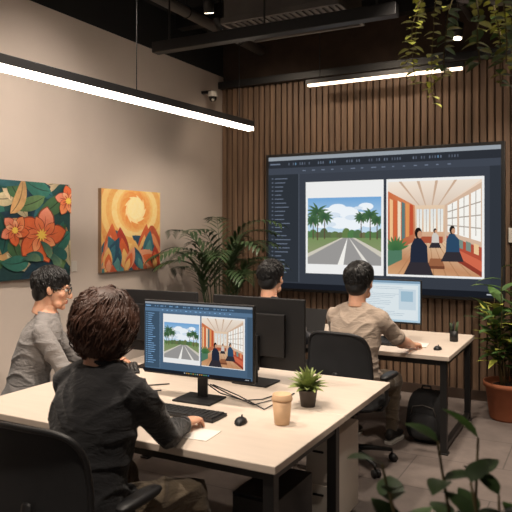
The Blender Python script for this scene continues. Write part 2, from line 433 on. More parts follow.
b=MB(); b.bar(Ps+V((0,0,.035)),P1+V((0,0,.035)),.075,.06,'black'); 
for t in(.12,.62,.95):
    q=Ps.lerp(P1,t); b.cyl(q+V((0,0,.06)),V((q.x,q.y,CZ)),.004,.004,'black',8)
    b.cyl((q.x,q.y,CZ-.03),(q.x,q.y,CZ),.04,.04,'black',16)
b.obj('housing',pl,bevel=.004)
b=MB(); b.bar(Ps+V((0,0,-.012))+dr*.01,P1+V((0,0,-.012))-dr*.01,.068,.034,'led'); b.obj('diffuser',pl,bevel=.004)
sl=empty('ceiling_strip_light')
b=MB(); b.box((-1.94,6.3,3.235),(1.62,.06,.05),'black')
for x in (-2.6,-1.3): b.cyl((x,6.3,3.24),(x,6.3,CZ),.006,.006,'black',8)
b.obj('housing',sl,bevel=.003)
b=MB(); b.box((-1.94,6.3,3.2),(1.58,.05,.02),'led2'); b.obj('diffuser',sl)
def spotfix(x,y,z,aim,energy,ang=70,blend=.6,color=(1,.86,.72),size=.06):
    e=empty('ceiling_or_added_spot',(x,y,z)); b=MB()  # serves the room's ceiling spots and the lamps added for the plants
    d=(V(aim)-V((x,y,z))).normalized()
    b.tube([-d*.14,-d*.13,V((0,0,0)),],[.02,.042,.045],'black',20)
    b.cyl(-d*.1,V((0,0,CZ-z)),.009,.009,'black',8)
    b.obj('can',e)
    b=MB(); b.cyl(d*.001,d*.004,.036,.036,'spot',20); b.obj('lens',e)
    L=bpy.data.lights.new('spot','SPOT'); L.energy=energy; L.color=color; L.spot_size=math.radians(ang); L.spot_blend=blend; L.shadow_soft_size=size
    o=bpy.data.objects.new('lamp',L); COL.objects.link(o); o.parent=e; o.location=d*.06
    o.rotation_euler=d.to_track_quat('-Z','Y').to_euler()
spotfix(-1.08,5.70,3.32,(-1.2,5.2,.7),140,80)
spotfix(-1.7,2.7,3.5,(-1.75,2.9,.7),185,85)
spotfix(-2.7,2.5,3.5,(-2.7,3.0,.7),150,85)
spotfix(-1.0,4.1,3.6,(-1.5,4.5,.7),160,85)
spotfix(.1,4.9,3.4,(-.7,6.4,.9),200,80)
spotfix(-2.9,4.6,3.5,(-3.2,5.5,1.2),100,80)  # added lamp that brightens the palm, not a fitting of the room
spotfix(-1.2,1.0,3.4,(-2.0,2.0,.8),190,90)
spotfix(.2,2.6,3.5,(-.5,3.3,2.5),150,80)  # extra lamp put in to light up the hanging plants
for y in (2.4,3.6,4.8): spotfix(-2.4,y,3.6,(-4,y+.1,1.7),95,95,.9,(1,.89,.79))
for x in (-3.2,-2.0,-.6): spotfix(x,5.3,3.6,(x,6.6,2.3),46,100,.9,(1,.82,.64))
w=bpy.data.worlds.new('World'); scene.world=w; w.use_nodes=True
w.node_tree.nodes['Background'].inputs[0].default_value=(1,.88,.78,1); w.node_tree.nodes['Background'].inputs[1].default_value=.25
x0,x1,z0,z1=-3.349,-.797,.985,2.52; YF=6.52
tv=empty('wall_mounted_display')
b=MB(); b.box(((x0+x1)/2,YF+.03,(z0+z1)/2),(x1-x0,.06,z1-z0),'black'); b.box(((x0+x1)/2,YF+.065,(z0+z1)/2),(1.6,.02,.9),'black')
b.obj('frame',tv,bevel=.006)
m=.035
A=Art((x0+m,YF-.001,z0+m),(x1-x0-2*m,0,0),(0,0,z1-z0-2*m),(0,-1,0)); draw_ui(A); A.obj('screen',SCR,tv)
def painting(name,y0,y1,z0,z1,fn):
    e=empty(name); b=MB(); b.box((XW+.0195,(y0+y1)/2,(z0+z1)/2),(.038,y1-y0,z1-z0),'canvas'); b.obj('canvas',e,bevel=.003)
    A=Art((XW+.039,y0,z0),(0,y1-y0,0),(0,0,z1-z0),(1,0,0),.00008); fn(A); A.obj('painted_surface',PNT,e)
def flowers(A):
    A.rect(0,0,1,1,(24,58,60),(34,78,76))
    R=random.Random(3)
    def lf():
        x,y=R.random(),R.random(); a=R.random()*360; c=R.choice([(34,96,90),(76,118,76),(222,206,164),(28,66,84),(104,138,88),(232,210,170),(48,108,116),(58,128,112),(228,180,120)])
        L=.24+.2*R.random(); W=.13+.07*R.random(); bd=.6*R.uniform(-1,1); A.petal(x,y,a,L,W,c,tuple(int(q*.75) for q in c),bend=bd)
        A.petal(x,y,a,L*.95,.012,tuple(int(q*.55) for q in c),bend=bd)
    for i in range(64): lf()
    def flower(x,y,s,n,R):
        a0=R.random()*360
        for ring,(sc,wd) in enumerate([(1,.62),(.66,.5)]):
            for k in range(n):
                c=R.choice([(236,138,78),(240,156,100),(230,112,62),(246,186,140),(240,160,132)]) if ring==0 else R.choice([(250,202,160),(246,172,120),(236,132,84)])
                a=a0+k*360/n+ring*30+R.uniform(-8,8)
                A.petal(x,y,a,s*sc*1.04,s*sc*wd*1.12,(150,58,40),bend=.25,pw=1.25)
                A.petal(x,y,a,s*sc,s*sc*wd,(228,112,70),c,bend=.25,pw=1.25)
                A.petal(x,y,a,s*sc*.7,.01,(160,64,44),bend=.25)
        for k in range(10): A.petal(x,y,k*36,s*.24,.02,(252,214,96))
    flower(.63,.45,.30,5,R); flower(.96,.82,.17,5,R); flower(.32,.5,.16,5,R)
    for i in range(7): A.petal(.6+.38*R.random(),.02+.2*R.random(),60+R.random()*90,.22,.09,R.choice([(40,104,98),(120,150,110),(222,206,164)]),(40,84,80),bend=.6)
def sunset(A):
    A.rect(0,0,1,1,(234,158,84),(244,190,112))
    for i,c in enumerate([(240,170,92),(247,196,116),(240,172,98),(250,210,134),(244,186,106),(252,220,150),(248,204,124),(254,230,168)]): 
        r=.82-i*.085; A.circ(.55,.76,r,r*.9,c,40)
    for k in range(9):
        A.petal(.55+.16*math.cos(k*.7),.76+.16*math.sin(k*.7),math.degrees(k*.7)+60,.42,.08,(238,150,74),(250,204,128),bend=1.5)
    A.circ(.55,.78,.13,.14,(255,238,180),30)
    def hill(cx,h,w,y,cs,dx):
        for i,c in enumerate(cs):
            s=1-i/len(cs)*.92; n=22; pts=[]
            for k in range(n+1):
                u=-1+2*k/n; pts.append((cx+dx*i+u*w*s,y+h*s*(1-abs(u)**1.5)*(1+.06*math.sin(u*7))))
            pts=[(cx+dx*i-w*s,0)]+pts+[(cx+dx*i+w*s,0)]
            dk=tuple(int(q*.78) for q in c); A.poly(pts,[dk]+[c]*(n+1)+[dk])
    hill(.82,.46,.34,.10,[(196,92,60),(236,156,104),(214,110,70),(242,190,140)],.012)
    hill(.20,.40,.32,.10,[(54,100,120),(232,140,96),(88,146,148),(216,98,62)],-.012)
    # large layered leaf shapes sweeping up from the bottom
    def lf(x,y,a,L,W,cs,bd):
        for i,c in enumerate(cs):
            k=1-.24*i; A.petal(x,y,a,L*k,W*k,tuple(int(q*.85) for q in c),c,bend=bd,n=14,pw=.95)
    O=(224,108,62);P=(240,166,128);T=(62,118,134);N=(44,84,108);Y=(247,198,120);Rd=(186,66,52);G=(96,152,150)
    lf(.95,.02,118,.62,.24,[N,T,G],.35); lf(.60,.0,62,.60,.24,[O,Y,Rd],.25); lf(.42,.0,118,.56,.24,[Rd,O,Y],-.25)
    lf(.05,.0,62,.60,.24,[O,P,Y],.3); lf(.78,.0,98,.50,.2,[T,G,P],-.2); lf(.25,.0,92,.46,.2,[T,N,G],.3)
    lf(1.0,.0,140,.5,.2,[P,O,Rd],.2); lf(.0,.05,36,.46,.18,[N,T,P],.3); lf(.52,.0,88,.38,.2,[Y,O,Rd],.0)
    lf(.88,.0,70,.3,.15,[Rd,O,Y],.3); lf(.12,.0,110,.3,.15,[Y,O,P],-.3); lf(.68,.0,130,.34,.15,[N,T,G],-.2); lf(.36,.0,50,.34,.15,[P,O,Y],.2)
painting('floral_painting',3.2,4.08,1.29,2.055,flowers)
painting('sunset_painting',4.468,5.347,1.284,2.05,sunset)
for (y,z) in [(4.16,1.36),(5.44,1.33)]:
    simplebox('wall_label',(XW+.005,y,z),(.008,.07,.09),'white',.002)
simplebox('wall_switch',(-.73,YW+.006,1.62),(.09,.024,.14),'white',.004)
e=empty('security_camera'); b=MB(); b.lathe([(.001,.06),(.05,.06),(.055,.03),(.055,.0)],(XW+.14,6.2,3.17),'white'); b.box((XW+.07,6.2,3.23),(.14,.05,.03),'black')
b.obj('mount',e,bevel=.003); b=MB(); b.ell((XW+.14,6.2,3.165),(.048,.048,.05),'lensglass'); b.ell((XW+.16,6.17,3.13),(.016,.016,.016),'white'); b.obj('dome',e)
def desk(name,x0,x1,y0,y1,legs,z=.74,rails=()):
    e=empty(name); b=MB(); b.box(((x0+x1)/2,(y0+y1)/2,z-.0175),(x1-x0,y1-y0,.035),'desktop'); b.obj('tabletop',e,bevel=.005,seg=3)
    b=MB(); xs=sorted(set(l[0] for l in legs)); ys=sorted(set(l[1] for l in legs))
    for (x,y) in legs: b.box((x,y,(z-.036)/2),(.05,.05,z-.036),'black'); b.box((x,y,.006),(.07,.07,.012),'black')
    b.box(((xs[0]+xs[-1])/2,ys[0],z-.06),(xs[-1]-xs[0],.04,.04),'black'); b.box(((xs[0]+xs[-1])/2,ys[-1],z-.06),(xs[-1]-xs[0],.04,.04),'black')
    for x in xs: b.box((x,(ys[0]+ys[-1])/2,z-.06),(.04,ys[-1]-ys[0],.04),'black')
    for r in rails: b.bar(r[0],r[1],.04,.04,'black')
    b.box(((xs[0]+xs[-1])/2,ys[-1]-.1,z-.13),((xs[-1]-xs[0])*.8,.12,.05),'black')
    b.obj('leg_frame',e,bevel=.003); return e
desk('desk',-3.0,-1.14,2.30,3.095,[(-1.19,2.36),(-2.95,2.36),(-1.19,3.06),(-2.95,3.06)])
desk('desk',-3.0,-1.14,3.10,3.895,[(-1.62,3.16),(-2.95,3.16),(-1.62,3.82),(-2.95,3.82)])
desk('desk',-2.9,-.98,4.86,5.97,[(-1.03,4.92),(-2.85,4.92),(-1.03,5.9),(-2.85,5.9)],rails=[((-1.03,4.92,.05),(-1.03,5.9,.05))])
def chair(loc,yaw,sh=.49,top=.97,bx=0):
    e=empty('office_chair',(loc[0],loc[1],0),yaw); b=MB()
    for k in range(5):
        a=math.radians(90+72*k+20); d=V((math.cos(a),math.sin(a),0)); t=V((-d.y,d.x,0))
        b.tube([d*.03+V((0,0,.115)),d*.16+V((0,0,.105)),d*.30+V((0,0,.085))],[(.026,.022),(.022,.017),(.015,.012)],'plastic',10,up=(0,0,1))
        b.cyl(d*.30+V((0,0,.09)),d*.30+V((0,0,.05)),.008,.008,'black',8)
        for sg in(-1,1): b.cyl(d*.31+t*sg*.008+V((0,0,.028)),d*.31+t*sg*.024+V((0,0,.028)),.028,.028,'plastic',16)
    b.cyl((0,0,.08),(0,0,.16),.035,.03,'plastic',20); b.cyl((0,0,.14),(0,0,sh-.09),.022,.022,'black',16); b.box((0,0,sh-.085),(.2,.24,.04),'plastic')
    b.tube([(.09,.02,sh-.09),(.2,.02,sh-.095)],.007,'plastic',8)
    for sg in(-1,1):
        b.tube([(sg*.16,-.02,sh-.08),(sg*.24,-.02,sh-.07),(sg*.275,-.02,sh-.02),(sg*.275,-.02,sh+.15)],[(.02,.012)]*4,'plastic',10,round=True)
        b.pillow(lambda x,y,w,sg=sg:(sg*.275+x,.03+y,sh+.165+w),.038,.13,.035,'plastic',24,3)
    b.tube([(0,-.06,sh-.08),(0,-.24,sh-.07),(0,-.285,sh+.02),(0,-.27,sh+.2)],[(.035,.014),(.035,.016),(.035,.014),(.025,.012)],'plastic',10,round=True)
    b.obj('base',e)
    b=MB(); b.pillow(lambda x,y,w:(x,y+.0,sh-.035+w-(.03*max(0,(y-.15)/.1)**2 if y>.15 else 0)),.245,.245,.07,'chairfab',48,4.5); b.obj('seat',e)
    b=MB(); zc=(sh+.07+top)/2; hh=(top-sh-.07)/2
    def f(x,z,w): return (x*(1-.08*z/hh),-.25+ .9*x*x*.55-.05*(z/hh)**2*(1 if z>0 else .4)+.02+w,zc+z)
    b.pillow(f,.235,hh,.03,'chairfab',56,4.5)
    pts=[]
    for j in range(48):
        t=2*math.pi*j/48; c,s_=math.cos(t),math.sin(t); pts.append(f(.235*math.copysign(abs(c)**(2/4.5),c),hh*math.copysign(abs(s_)**(2/4.5),s_),0))
    b.tube(pts,.012,'plastic',8,closed=True)
    b.obj('backrest',e); return e
# ------------------------------------------------------------ people
def ik(a,b,l1,l2,pole):
    a=V(a);b=V(b);d=b-a;L=d.length
    if L>(l1+l2)*.995: l1,l2=l1*L/(l1+l2)*1.005,l2*L/(l1+l2)*1.005
    x=(l1*l1-l2*l2+L*L)/(2*L); h=math.sqrt(max(0,l1*l1-x*x)); dn=d.normalized(); p=V(pole)-dn*V(pole).dot(dn); p.normalize()
    return a+dn*x+p*h
def segd(c,a,b):
    a=np.array(a);b=np.array(b);ab=b-a; t=np.clip(((c-a)@ab)/(ab@ab),0,1); return np.linalg.norm(c-(a+t[:,None]*ab),axis=1),t
def make_hand(name,parent,wrist,fwd,side,skin,arm,curl=1.0):
    f=V(fwd).normalized(); n=V((0,0,-1)); n=(n-f*n.dot(f)).normalized(); s=f.cross(-n).normalized()
    w=V(wrist); b=MB(); arm=V(arm).normalized()
    P=lambda a,l,h: w+f*a+s*l+n*h
    b.tube([w-arm*.06,w-arm*.02,P(.005,0,0)],[.025,.0235,.0225],skin,16,round=True)
    b.tube([P(-.005,0,0),P(.012,0,0),P(.04,0,.002),P(.075,0,.0),P(.098,0,.002)],[(.025,.02),(.029,.019),(.038,.017),(.042,.0145),(.038,.011)],skin,16,up=tuple(n),round=True)
    th=-side
    for l,LL,r,a0 in [(-.031,.070,.0085,.088),(-.0105,.080,.009,.095),(.0105,.074,.0085,.092),(.030,.058,.0075,.082)]:
        l2=l*side; p=P(a0-.015,l2,.0); ang=math.radians(8)*curl; pts=[p]; spread=l2*1.6
        dd=(f+s*spread).normalized()
        for fr,da in((.2,0),(.42,22),(.32,32),(.24,24)):
            ang+=math.radians(da)*curl; p=p+(dd*math.cos(ang)+n*math.sin(ang))*LL*fr; pts.append(p)
        b.tube(pts,[r*1.05,r*1.05,r,r*.93,r*.82],skin,12,round=True)
    p=P(.02,th*.022,.006); pts=[p]
    for LL,a1,dn in((.035,42,.25),(.032,28,.3),(.026,12,.4)):
        a1=math.radians(a1); p=p+(f*math.cos(a1)+s*th*math.sin(a1)+n*dn).normalized()*LL; pts.append(p)
    b.tube(pts,[.014,.0125,.0105,.0088],skin,12,round=True)
    return remeshed(b,name,.0034,3,parent,[M[skin]],lambda c:np.zeros(len(c)))
def make_head(parent,center,yaw,pitch,skin,hair,style,glasses,hs):
    R=Matrix.Rotation(yaw,3,'Z')@Matrix.Rotation(pitch,3,'X')
    e=bpy.data.objects.new('head',None); COL.objects.link(e); e.parent=parent; e.location=center; e.rotation_euler=R.to_euler(); e.empty_display_size=.05; e.scale=(hs,hs,hs)
    b=MB()
    b.ell((0,-.015,.03),(.074,.094,.086),skin); b.ell((0,.025,-.015),(.063,.064,.086),skin); b.ell((0,.036,-.07),(.047,.048,.042),skin)
    b.ell((0,.072,-.096),(.02,.018,.017),skin); b.tube([(0,.082,.02),(0,.092,0),(0,.104,-.022),(0,.107,-.032)],[.007,.0085,.0115,.012],skin,12,round=True)
    for sg in(-1,1):
        b.ell((sg*.011,.097,-.034),(.009,.011,.008),skin,nu=12,nv=8); b.ell((sg*.026,.078,.027),(.024,.013,.009),skin)
        b.ell((sg*.043,.05,-.022),(.022,.027,.022),skin)
        b.ell((sg*.077,-.008,-.006),(.008,.018,.030),skin,rot=Matrix.Rotation(sg*.3,3,'Z')@Matrix.Rotation(.2,3,'X'))
        b.ell((sg*.083,-.016,-.002),(.005,.012,.022),skin,rot=Matrix.Rotation(sg*.6,3,'Z'))
        b.ell((sg*.03,.045,-.075),(.026,.03,.026),skin)
    b.ell((0,.088,-.058),(.021,.010,.0065),skin); b.ell((0,.087,-.069),(.018,.010,.0065),skin)
    b.tube([(0,-.02,-.03),(0,-.028,-.10),(0,-.036,-.16)],[(.054,.056),(.052,.054),(.054,.054)],skin,20,up=(0,1,0))
    def cl(c):
        q=((c[:,0]/.02)**2+((c[:,2]+.063)/.0115)**2<1)&(c[:,1]>.088)
        return q.astype(int)
    remeshed(b,'face',.0042,3,e,[M[skin],M['lips']],cl)
    b=MB()
    for sg in(-1,1):
        b.ell((sg*.029,.0735,.006),(.0125,.0125,.0115),'eye',nu=16,nv=10); b.ell((sg*.029,.0845,.006),(.0055,.003,.0055),'iris',nu=12,nv=8)
        b.tube([(sg*.015,.0815,.0155),(sg*.029,.085,.0175),(sg*.043,.077,.0135)],[.002,.0026,.0016],hair,6)
        b.tube([(sg*.012,.092,.03),(sg*.028,.0915,.035),(sg*.047,.079,.03)],[.0028,.0042,.0018],hair,8)
    b.obj('eyes',e)
    if glasses:
        b=MB()
        for sg in(-1,1):
            b.tube([(sg*.031+.024*math.cos(t*.393),.104-.012*abs(sg*.031+.024*math.cos(t*.393))/.055,.004+.019*math.sin(t*.393)) for t in range(16)],.0022,'plastic',6,closed=True)
            b.tube([(sg*.055,.092,.01),(sg*.074,.05,.012),(sg*.083,-.005,.012),(sg*.08,-.02,-.004)],.002,'plastic',6)
        b.tube([(-.009,.103,.008),(0,.106,.011),(.009,.103,.008)],.002,'plastic',6)
        b.obj('glasses',e)
    rnd=random.Random(len(style)*7+3)
    b=MB()
    if style=='short':
        b.ell((0,-.022,.045),(.084,.102,.086),hair,rot=Matrix.Rotation(.16,3,'X'),nu=28,nv=18)
        b.ell((0,-.056,-.02),(.070,.058,.074),hair)
        for sg in(-1,1): b.ell((sg*.066,.012,.03),(.014,.03,.034),hair)
        C=V((0,-.022,.036)); rad=V((.085,.105,.094)); N=2200
    else:
        b.ell((0,-.032,.022),(.108,.100,.104),hair,nu=28,nv=18); b.ell((0,-.045,-.05),(.110,.086,.086),hair)
        C=V((0,-.028,.008)); rad=V((.113,.110,.117)); N=4600
    crown=V((.01,-.5,.85)).normalized() if style=='short' else V((.15,-.2,.95)).normalized()
    g=math.pi*(3-math.sqrt(5))
    for i in range(N):
        z=1-2*(i+.5)/N; r=math.sqrt(1-z*z); p=V((r*math.cos(g*i),r*math.sin(g*i),z))
        lump=1+(.11*noise.noise(p*2.8+V((3,3,3))) if style!='short' else .05*noise.noise(p*3.5))
        q=V((p.x*rad.x,p.y*rad.y,p.z*rad.z))*lump+C
        if style=='short':
            lim=.066 if q.y>.04 else (.03 if q.y>.0 else (-.02 if q.y>-.04 else -.09))
            if q.z<lim: continue
            if abs(q.x)>.058 and q.y>.04 and q.z<.06: continue
            L=.032+.016*rnd.random(); steps=4; rr=.0036; lift=.2
        else:
            if q.y>.035 and q.z<.065: continue
            if q.z<-.11: continue
            L=.09+.05*rnd.random(); steps=11; rr=.0030; lift=.10+.5*rnd.random()**6
        t=(p-crown); t=t-p*t.dot(p)
        if t.length<.02: t=V((rnd.uniform(-1,1),rnd.uniform(-1,1),0))
        t.normalize(); 
        if style=='short' and p.z>.5: t=(t+V((.5,.6,0))).normalized()
        if style=='short': t=(t+V((rnd.uniform(-.4,.4),rnd.uniform(-.4,.4),rnd.uniform(-.3,.1)))).normalized()
        else:
            # coherent locks: neighbouring strands share direction and wave phase
            nz=noise.noise(p*3.2); sw=p.cross(t).normalized(); t=(t+sw*(1.6*nz+rnd.uniform(-.12,.12))).normalized()
        pts=[];pos=q-p*.004; d=(t+p*lift).normalized(); ph=5*noise.noise(p*4.5+V((5,1,2)))+rnd.uniform(-.35,.35); amp=.0 if style=='short' else .010
        sidev=d.cross(p).normalized(); fr=8
        for k in range(steps):
            tt=k/(steps-1); off=sidev*amp*math.sin(ph+tt*fr)+p*amp*.9*math.cos(ph+tt*fr)
            pts.append(pos+off*min(1,tt*3)); pos=pos+d*L/(steps-1)
            rel=pos-C; nrm=V((rel.x/rad.x**2,rel.y/rad.y**2,rel.z/rad.z**2)).normalized()
            d=(d-nrm*d.dot(nrm)*(.85 if style=='short' else .55)+V((0,0,-.12 if style=='short' else -.22))*.5).normalized()
        b.tube(pts,[rr*(.8+.4*math.sin(math.pi*min(1,k/(steps-1)+.25))) *(1 if k<steps-1 else .25) for k in range(steps)],hair,4)
    b.obj('hair',e)
def person(name,loc,yaw,shirt,pants,hair,style,wl,wr,lean=.06,hyaw=0,hpitch=-.12,sleeve='long',glasses=False,skin='skin',sh=.49,broad=1.0,feet=None,hs=1.15,bulk=0.0,hdrop=.015,pole=(.55,-.25,-1),fold=1.0):
    e=empty(name,(loc[0],loc[1],0),yaw); T=Matrix.Translation((loc[0],loc[1],0))@Matrix.Rotation(yaw,4,'Z'); I=T.inverted()
    dz=sh-.49; b=MB(); B=bulk
    def cy(z): return lean*((z-.55)/.55)**1.2 if z>.55 else 0
    secs=[(.495,.15,.11),(.53,.178,.135),(.60,.180,.138),(.68,.168,.128),(.76,.164,.124),(.86,.172,.128),(.95,.182,.13),(1.02,.178,.118),(1.065,.150,.096),(1.10,.106,.078),(1.135,.072,.064)]
    rings=[]
    for z,rx,ry in secs:
        rings.append([V((broad*rx*math.copysign(abs(math.cos(2*math.pi*j/36))**.86,math.cos(2*math.pi*j/36)),cy(z)-.005+(ry+B)*math.sin(2*math.pi*j/36),z+dz)) for j in range(36)])
    b.loft(rings,'skin')
    nk=V((0,cy(1.13)-.012,1.13+dz)); hd=V((0,cy(1.13)+.028,1.308-hdrop+dz))
    b.tube([nk+V((0,0,-.06)),nk,nk+V((0,.012,.06))],[.066,.063,.058],'skin',20)
    arms=[]
    for sg,wt in((-1,wl),(1,wr)):
        S=V((sg*.178*broad,cy(1.04)-.005,1.03+dz)); W=I@V(wt)
        E=ik(S,W,.30,.262,(sg*pole[0],pole[1],pole[2]))
        b.tube([nk+V((sg*.03,-.01,-.02)),V((sg*.10*broad,cy(1.08)-.012,1.078+dz)),S+V((0,0,.006))],[.052,.054,.058],'skin',16,round=True)
        k=1.0 if sleeve=='long' else .93
        mu=S.lerp(E,.5); mf=E.lerp(W,.4)
        wr_=.034 if sleeve=='long' else .026
        b.tube([S,S.lerp(E,.25),mu,E],[.062,(.062+B*.4)*k,(.056+B*.6)*k,.047*k+B*.6],'skin',20,round=True); b.tube([E,mf,E.lerp(W,.94)],[.047*k+B*.6,.043*k+B*.5,wr_],'skin',20,round=True)
        arms.append((S,E,W))
    legs=[]
    for i,sg in enumerate((-1,1)):
        H=V((sg*.09,.02,.575+dz)); 
        F=V((sg*.13,.50,.10)) if feet is None else I@V(feet[i])
        K=ik(H,F,.44,.43,(sg*.15,.6,.8))
        K.z=min(K.z,.60)
        b.tube([H,H.lerp(K,.5),K],[.095,.083,.066],'skin',20,round=True); b.tube([K,K.lerp(F,.35),F+V((0,0,.02))],[.066,.062,.05],'skin',20,round=True)
        legs.append((H,K,F))
    mats=[M[shirt],M[pants],M[skin]]
    def cl(c):
        r=np.zeros(len(c),dtype=int)
        r[(c[:,2]<.60+dz)]=1
        for S,E,W in arms:
            d1,t1=segd(c,S,E); d2,t2=segd(c,E,W)
            r[(c[:,2]<1.0+dz)&(r==1)&(np.minimum(d1,d2)<.062+B)]=0
            if sleeve=='short':
                r[(d1<.064)&(t1>.8)&(d1<d2+.02)]=2; r[(d2<.060)&(t2>.0)&(d2<=d1)]=2
        for H,K,F in legs:
            d1,t1=segd(c,H,K); d2,t2=segd(c,K,F)
            r[(d1<.1)&(t1>.3)&(c[:,2]<.72)&(r!=2)]=1; r[(d2<.09)&(c[:,2]<.66)&(r!=2)]=1
        dn,_=segd(c,tuple(nk+V((0,0,.012))),tuple(nk+V((0,.01,.2))))
        r[(dn<.072)&(c[:,2]>nk.z+.006)]=2
        return r
    sd=V((loc[0]*7,loc[1]*3,0))
    def disp(p):
        if p.z>1.11+dz: return 0
        if sleeve=='short':
            for S,E,W in arms:
                if (p-E).length<.08 or (p-E.lerp(W,.5)).length<.14 or (p-W).length<.1: return 0
        w=V((noise.noise(p*4+sd),noise.noise(p*4+sd+V((9,0,0))),0))
        a=1-abs(noise.noise(V((p.x*3.5+p.z*4,p.y*4,p.z*8-abs(p.x)*6))+w*.6+sd))*1.8
        return fold*(.011*(max(0,a)**4-.25)+.003*noise.noise(p*9+sd))
    remeshed(b,'body',.008,5,e,mats,cl,disp)
    b=MB()
    b.tube([nk+V((.072*math.cos(t*.2618),.067*math.sin(t*.2618)+.002,.002+.014*-math.sin(t*.2618))) for t in range(24)],[(.008,.012)]*24,shirt,8,closed=True,up=(0,0,1))
    for (S,E,W) in arms:
        d=(W-E).normalized()
        if sleeve=='long': b.tube([W-d*.055,W-d*.03,W-d*.012],[.0355,.0355,.033],shirt,20)
        else:
            d2=(E-S).normalized(); q=S.lerp(E,.78); b.tube([q-d2*.05,q,q+d2*.02],[.059,.061,.060],shirt,20)
    b.obj('collar_and_cuffs',e)
    for (S,E,W),nm,sd_ in zip(arms,('hand_left','hand_right'),(-1,1)):
        d=(W-E).normalized(); dh=V((d.x*.2,max(d.y,.6),min(d.z,0)*.3)).normalized()
        make_hand(nm,e,W,dh,sd_,skin,d)
    b=MB()
    for H,K,F in legs:
        o=V((F.x,F.y,0)); 
        prof=[(-.085,.018,.03,.05),(-.075,.032,.045,.052),(-.03,.038,.06,.06),(.02,.038,.055,.055),(.07,.044,.042,.042),(.13,.046,.032,.034),(.165,.036,.026,.028),(.182,.015,.018,.022)]
        b.loft([[o+V((hw*math.cos(2*math.pi*j/18),y,.018+zc+hz*math.sin(2*math.pi*j/18)*.8)) for j in range(18)] for y,hw,hz,zc in prof],'shoe')
        b.loft([[o+V((x*1.08*hw,y,z)) for (x,z) in((-1,.002),(1,.002),(1,.024),(-1,.024))] for y,hw,_,_ in prof],'sole',smooth=False)
        b.tube([V((F.x,F.y-.0,.09)),V((F.x,F.y,.14))],[.036,.036],'shoe',16)
    b.obj('shoes',e,bevel=.003)
    make_head(e,hd,hyaw,hpitch,skin,hair,style,glasses,hs)
    return e
chair((-1.83,1.93),math.radians(2))
person('seated_woman',(-1.83,1.95),math.radians(-4),'knit','pantsolive','hairbrn','curlylong',(-2.02,2.50,.785),(-1.70,2.49,.785),lean=.12,hyaw=math.radians(-8),hpitch=-.12,broad=1.14,feet=[(-1.98,2.42,.1),(-1.55,2.40,.1)],hs=1.14,bulk=.010,pole=(.4,-.3,-1),fold=1.2)
yl=math.radians(-48)
chair((-3.33,2.98),yl)
person('seated_man',(-3.31,3.00),yl,'shirtgrey','pantsdark','hairblk','short',(-2.98,3.46,.785),(-2.86,3.26,.785),lean=.14,hyaw=math.radians(-2),hpitch=-.2,glasses=True,bulk=.006)
chair((-1.58,4.42),math.radians(-4))
person('seated_man',(-1.58,4.47),math.radians(-6),'shirtbeige','pantsolive','hairblk','short',(-1.72,5.0,.785),(-1.28,4.98,.785),lean=.07,hyaw=math.radians(4),hpitch=-.1,sleeve='short',feet=[(-1.78,4.95,.1),(-1.45,5.0,.1)],broad=1.06,bulk=.008,hs=1.2)
chair((-2.32,4.48),0)
person('seated_man',(-2.32,4.52),0,'shirtdark','pantsdark','hairblk','short',(-2.46,5.0,.785),(-2.16,5.0,.785),lean=.06,hs=1.15)
# ------------------------------------------------------------ monitors
def monitor(cx,cy,w,h,zb,yaw=0,art=None,zt=.74):
    e=empty('computer_monitor',(cx,cy,0),yaw); b=MB(); zc=zb+h/2
    b.box((0,0,zc),(w,.022,h),'plastic'); b.box((0,.022,zc-.01),(w*.62,.03,h*.6),'plastic')
    b.box((0,.05,zc-h*.28),(.07,.03,h*.5),'plastic'); b.box((0,.055,(zt+zc-.05)/2),(.06,.02,zc-.05-zt),'plastic'); b.box((0,.02,zt+.006),(.24,.19,.012),'plastic')
    b.obj('housing',e,bevel=.005)
    if art:
        m=.01; A=Art((-w/2+m,-.0115,zb+m+.006),(w-2*m,0,0),(0,0,h-2*m-.006),(0,-1,0),.00006); art(A); A.obj('screen',SCR2,e)
    return e
monitor(-1.953,2.98,.705,.415,.867,math.radians(2),lambda A:draw_ui(A,(74,98,122),(120,146,170),(.14,.84)))
def doc(A):
    A.rect(0,0,1,1,(176,204,220),(196,216,228)); A.rect(0,.94,1,1,(130,160,184)); A.rect(.03,.05,.97,.9,(222,232,236))
    R=random.Random(2)
    for i in range(18): A.rect(.08,.84-i*.043,.08+.2+.5*R.random(),.848-i*.043,(160,180,194))
    A.rect(.7,.3,.94,.8,(200,216,226)); A.rect(.73,.5,.9,.75,(160,190,208))
monitor(-1.615,5.37,.62,.37,.885,0,doc)
monitor(-1.865,3.52,.65,.43,.835,math.pi+math.radians(-2),doc)
monitor(-2.68,3.6,.62,.42,.84,math.pi+math.radians(4),doc)
e=empty('laptop',(-2.36,5.28,.741)); b=MB(); b.box((0,0,.008),(.34,.24,.014),'plastic')
for r in range(5):
    for k in range(12): b.box((-.143+.026*k,.075-.024*r,.017),(.022,.02,.004),'black')
b.box((0,.165,.11),(.34,.008,.21),'plastic',Matrix.Rotation(-.35,3,'X')); b.obj('case',e,bevel=.003)
def keyboard(cx,cy,z=.74,yaw=0,w=.42):
    b=MB(); b.box((0,0,z+.008),(w,.14,.016),'plastic')
    n=15; kw=(w-.02)/n
    for r in range(5):
        y=.05-r*.025
        if r==4:
            for k,(a,c) in enumerate([(0,1.3),(1.3,1.3),(2.6,1.3),(3.9,5.4),(9.3,1.3),(10.6,1.4),(12,1),(13,1),(14,1)]): b.box((-w/2+.01+(a+c/2)*kw,y,z+.019),(c*kw-.003,.021,.007),'black')
        else:
            for k in range(n): b.box((-w/2+.01+(k+.5)*kw,y,z+.019),(kw-.003,.021,.007),'black')
    b.obj('keyboard',bevel=.002,loc=(cx,cy,0),rotz=yaw,seg=1)
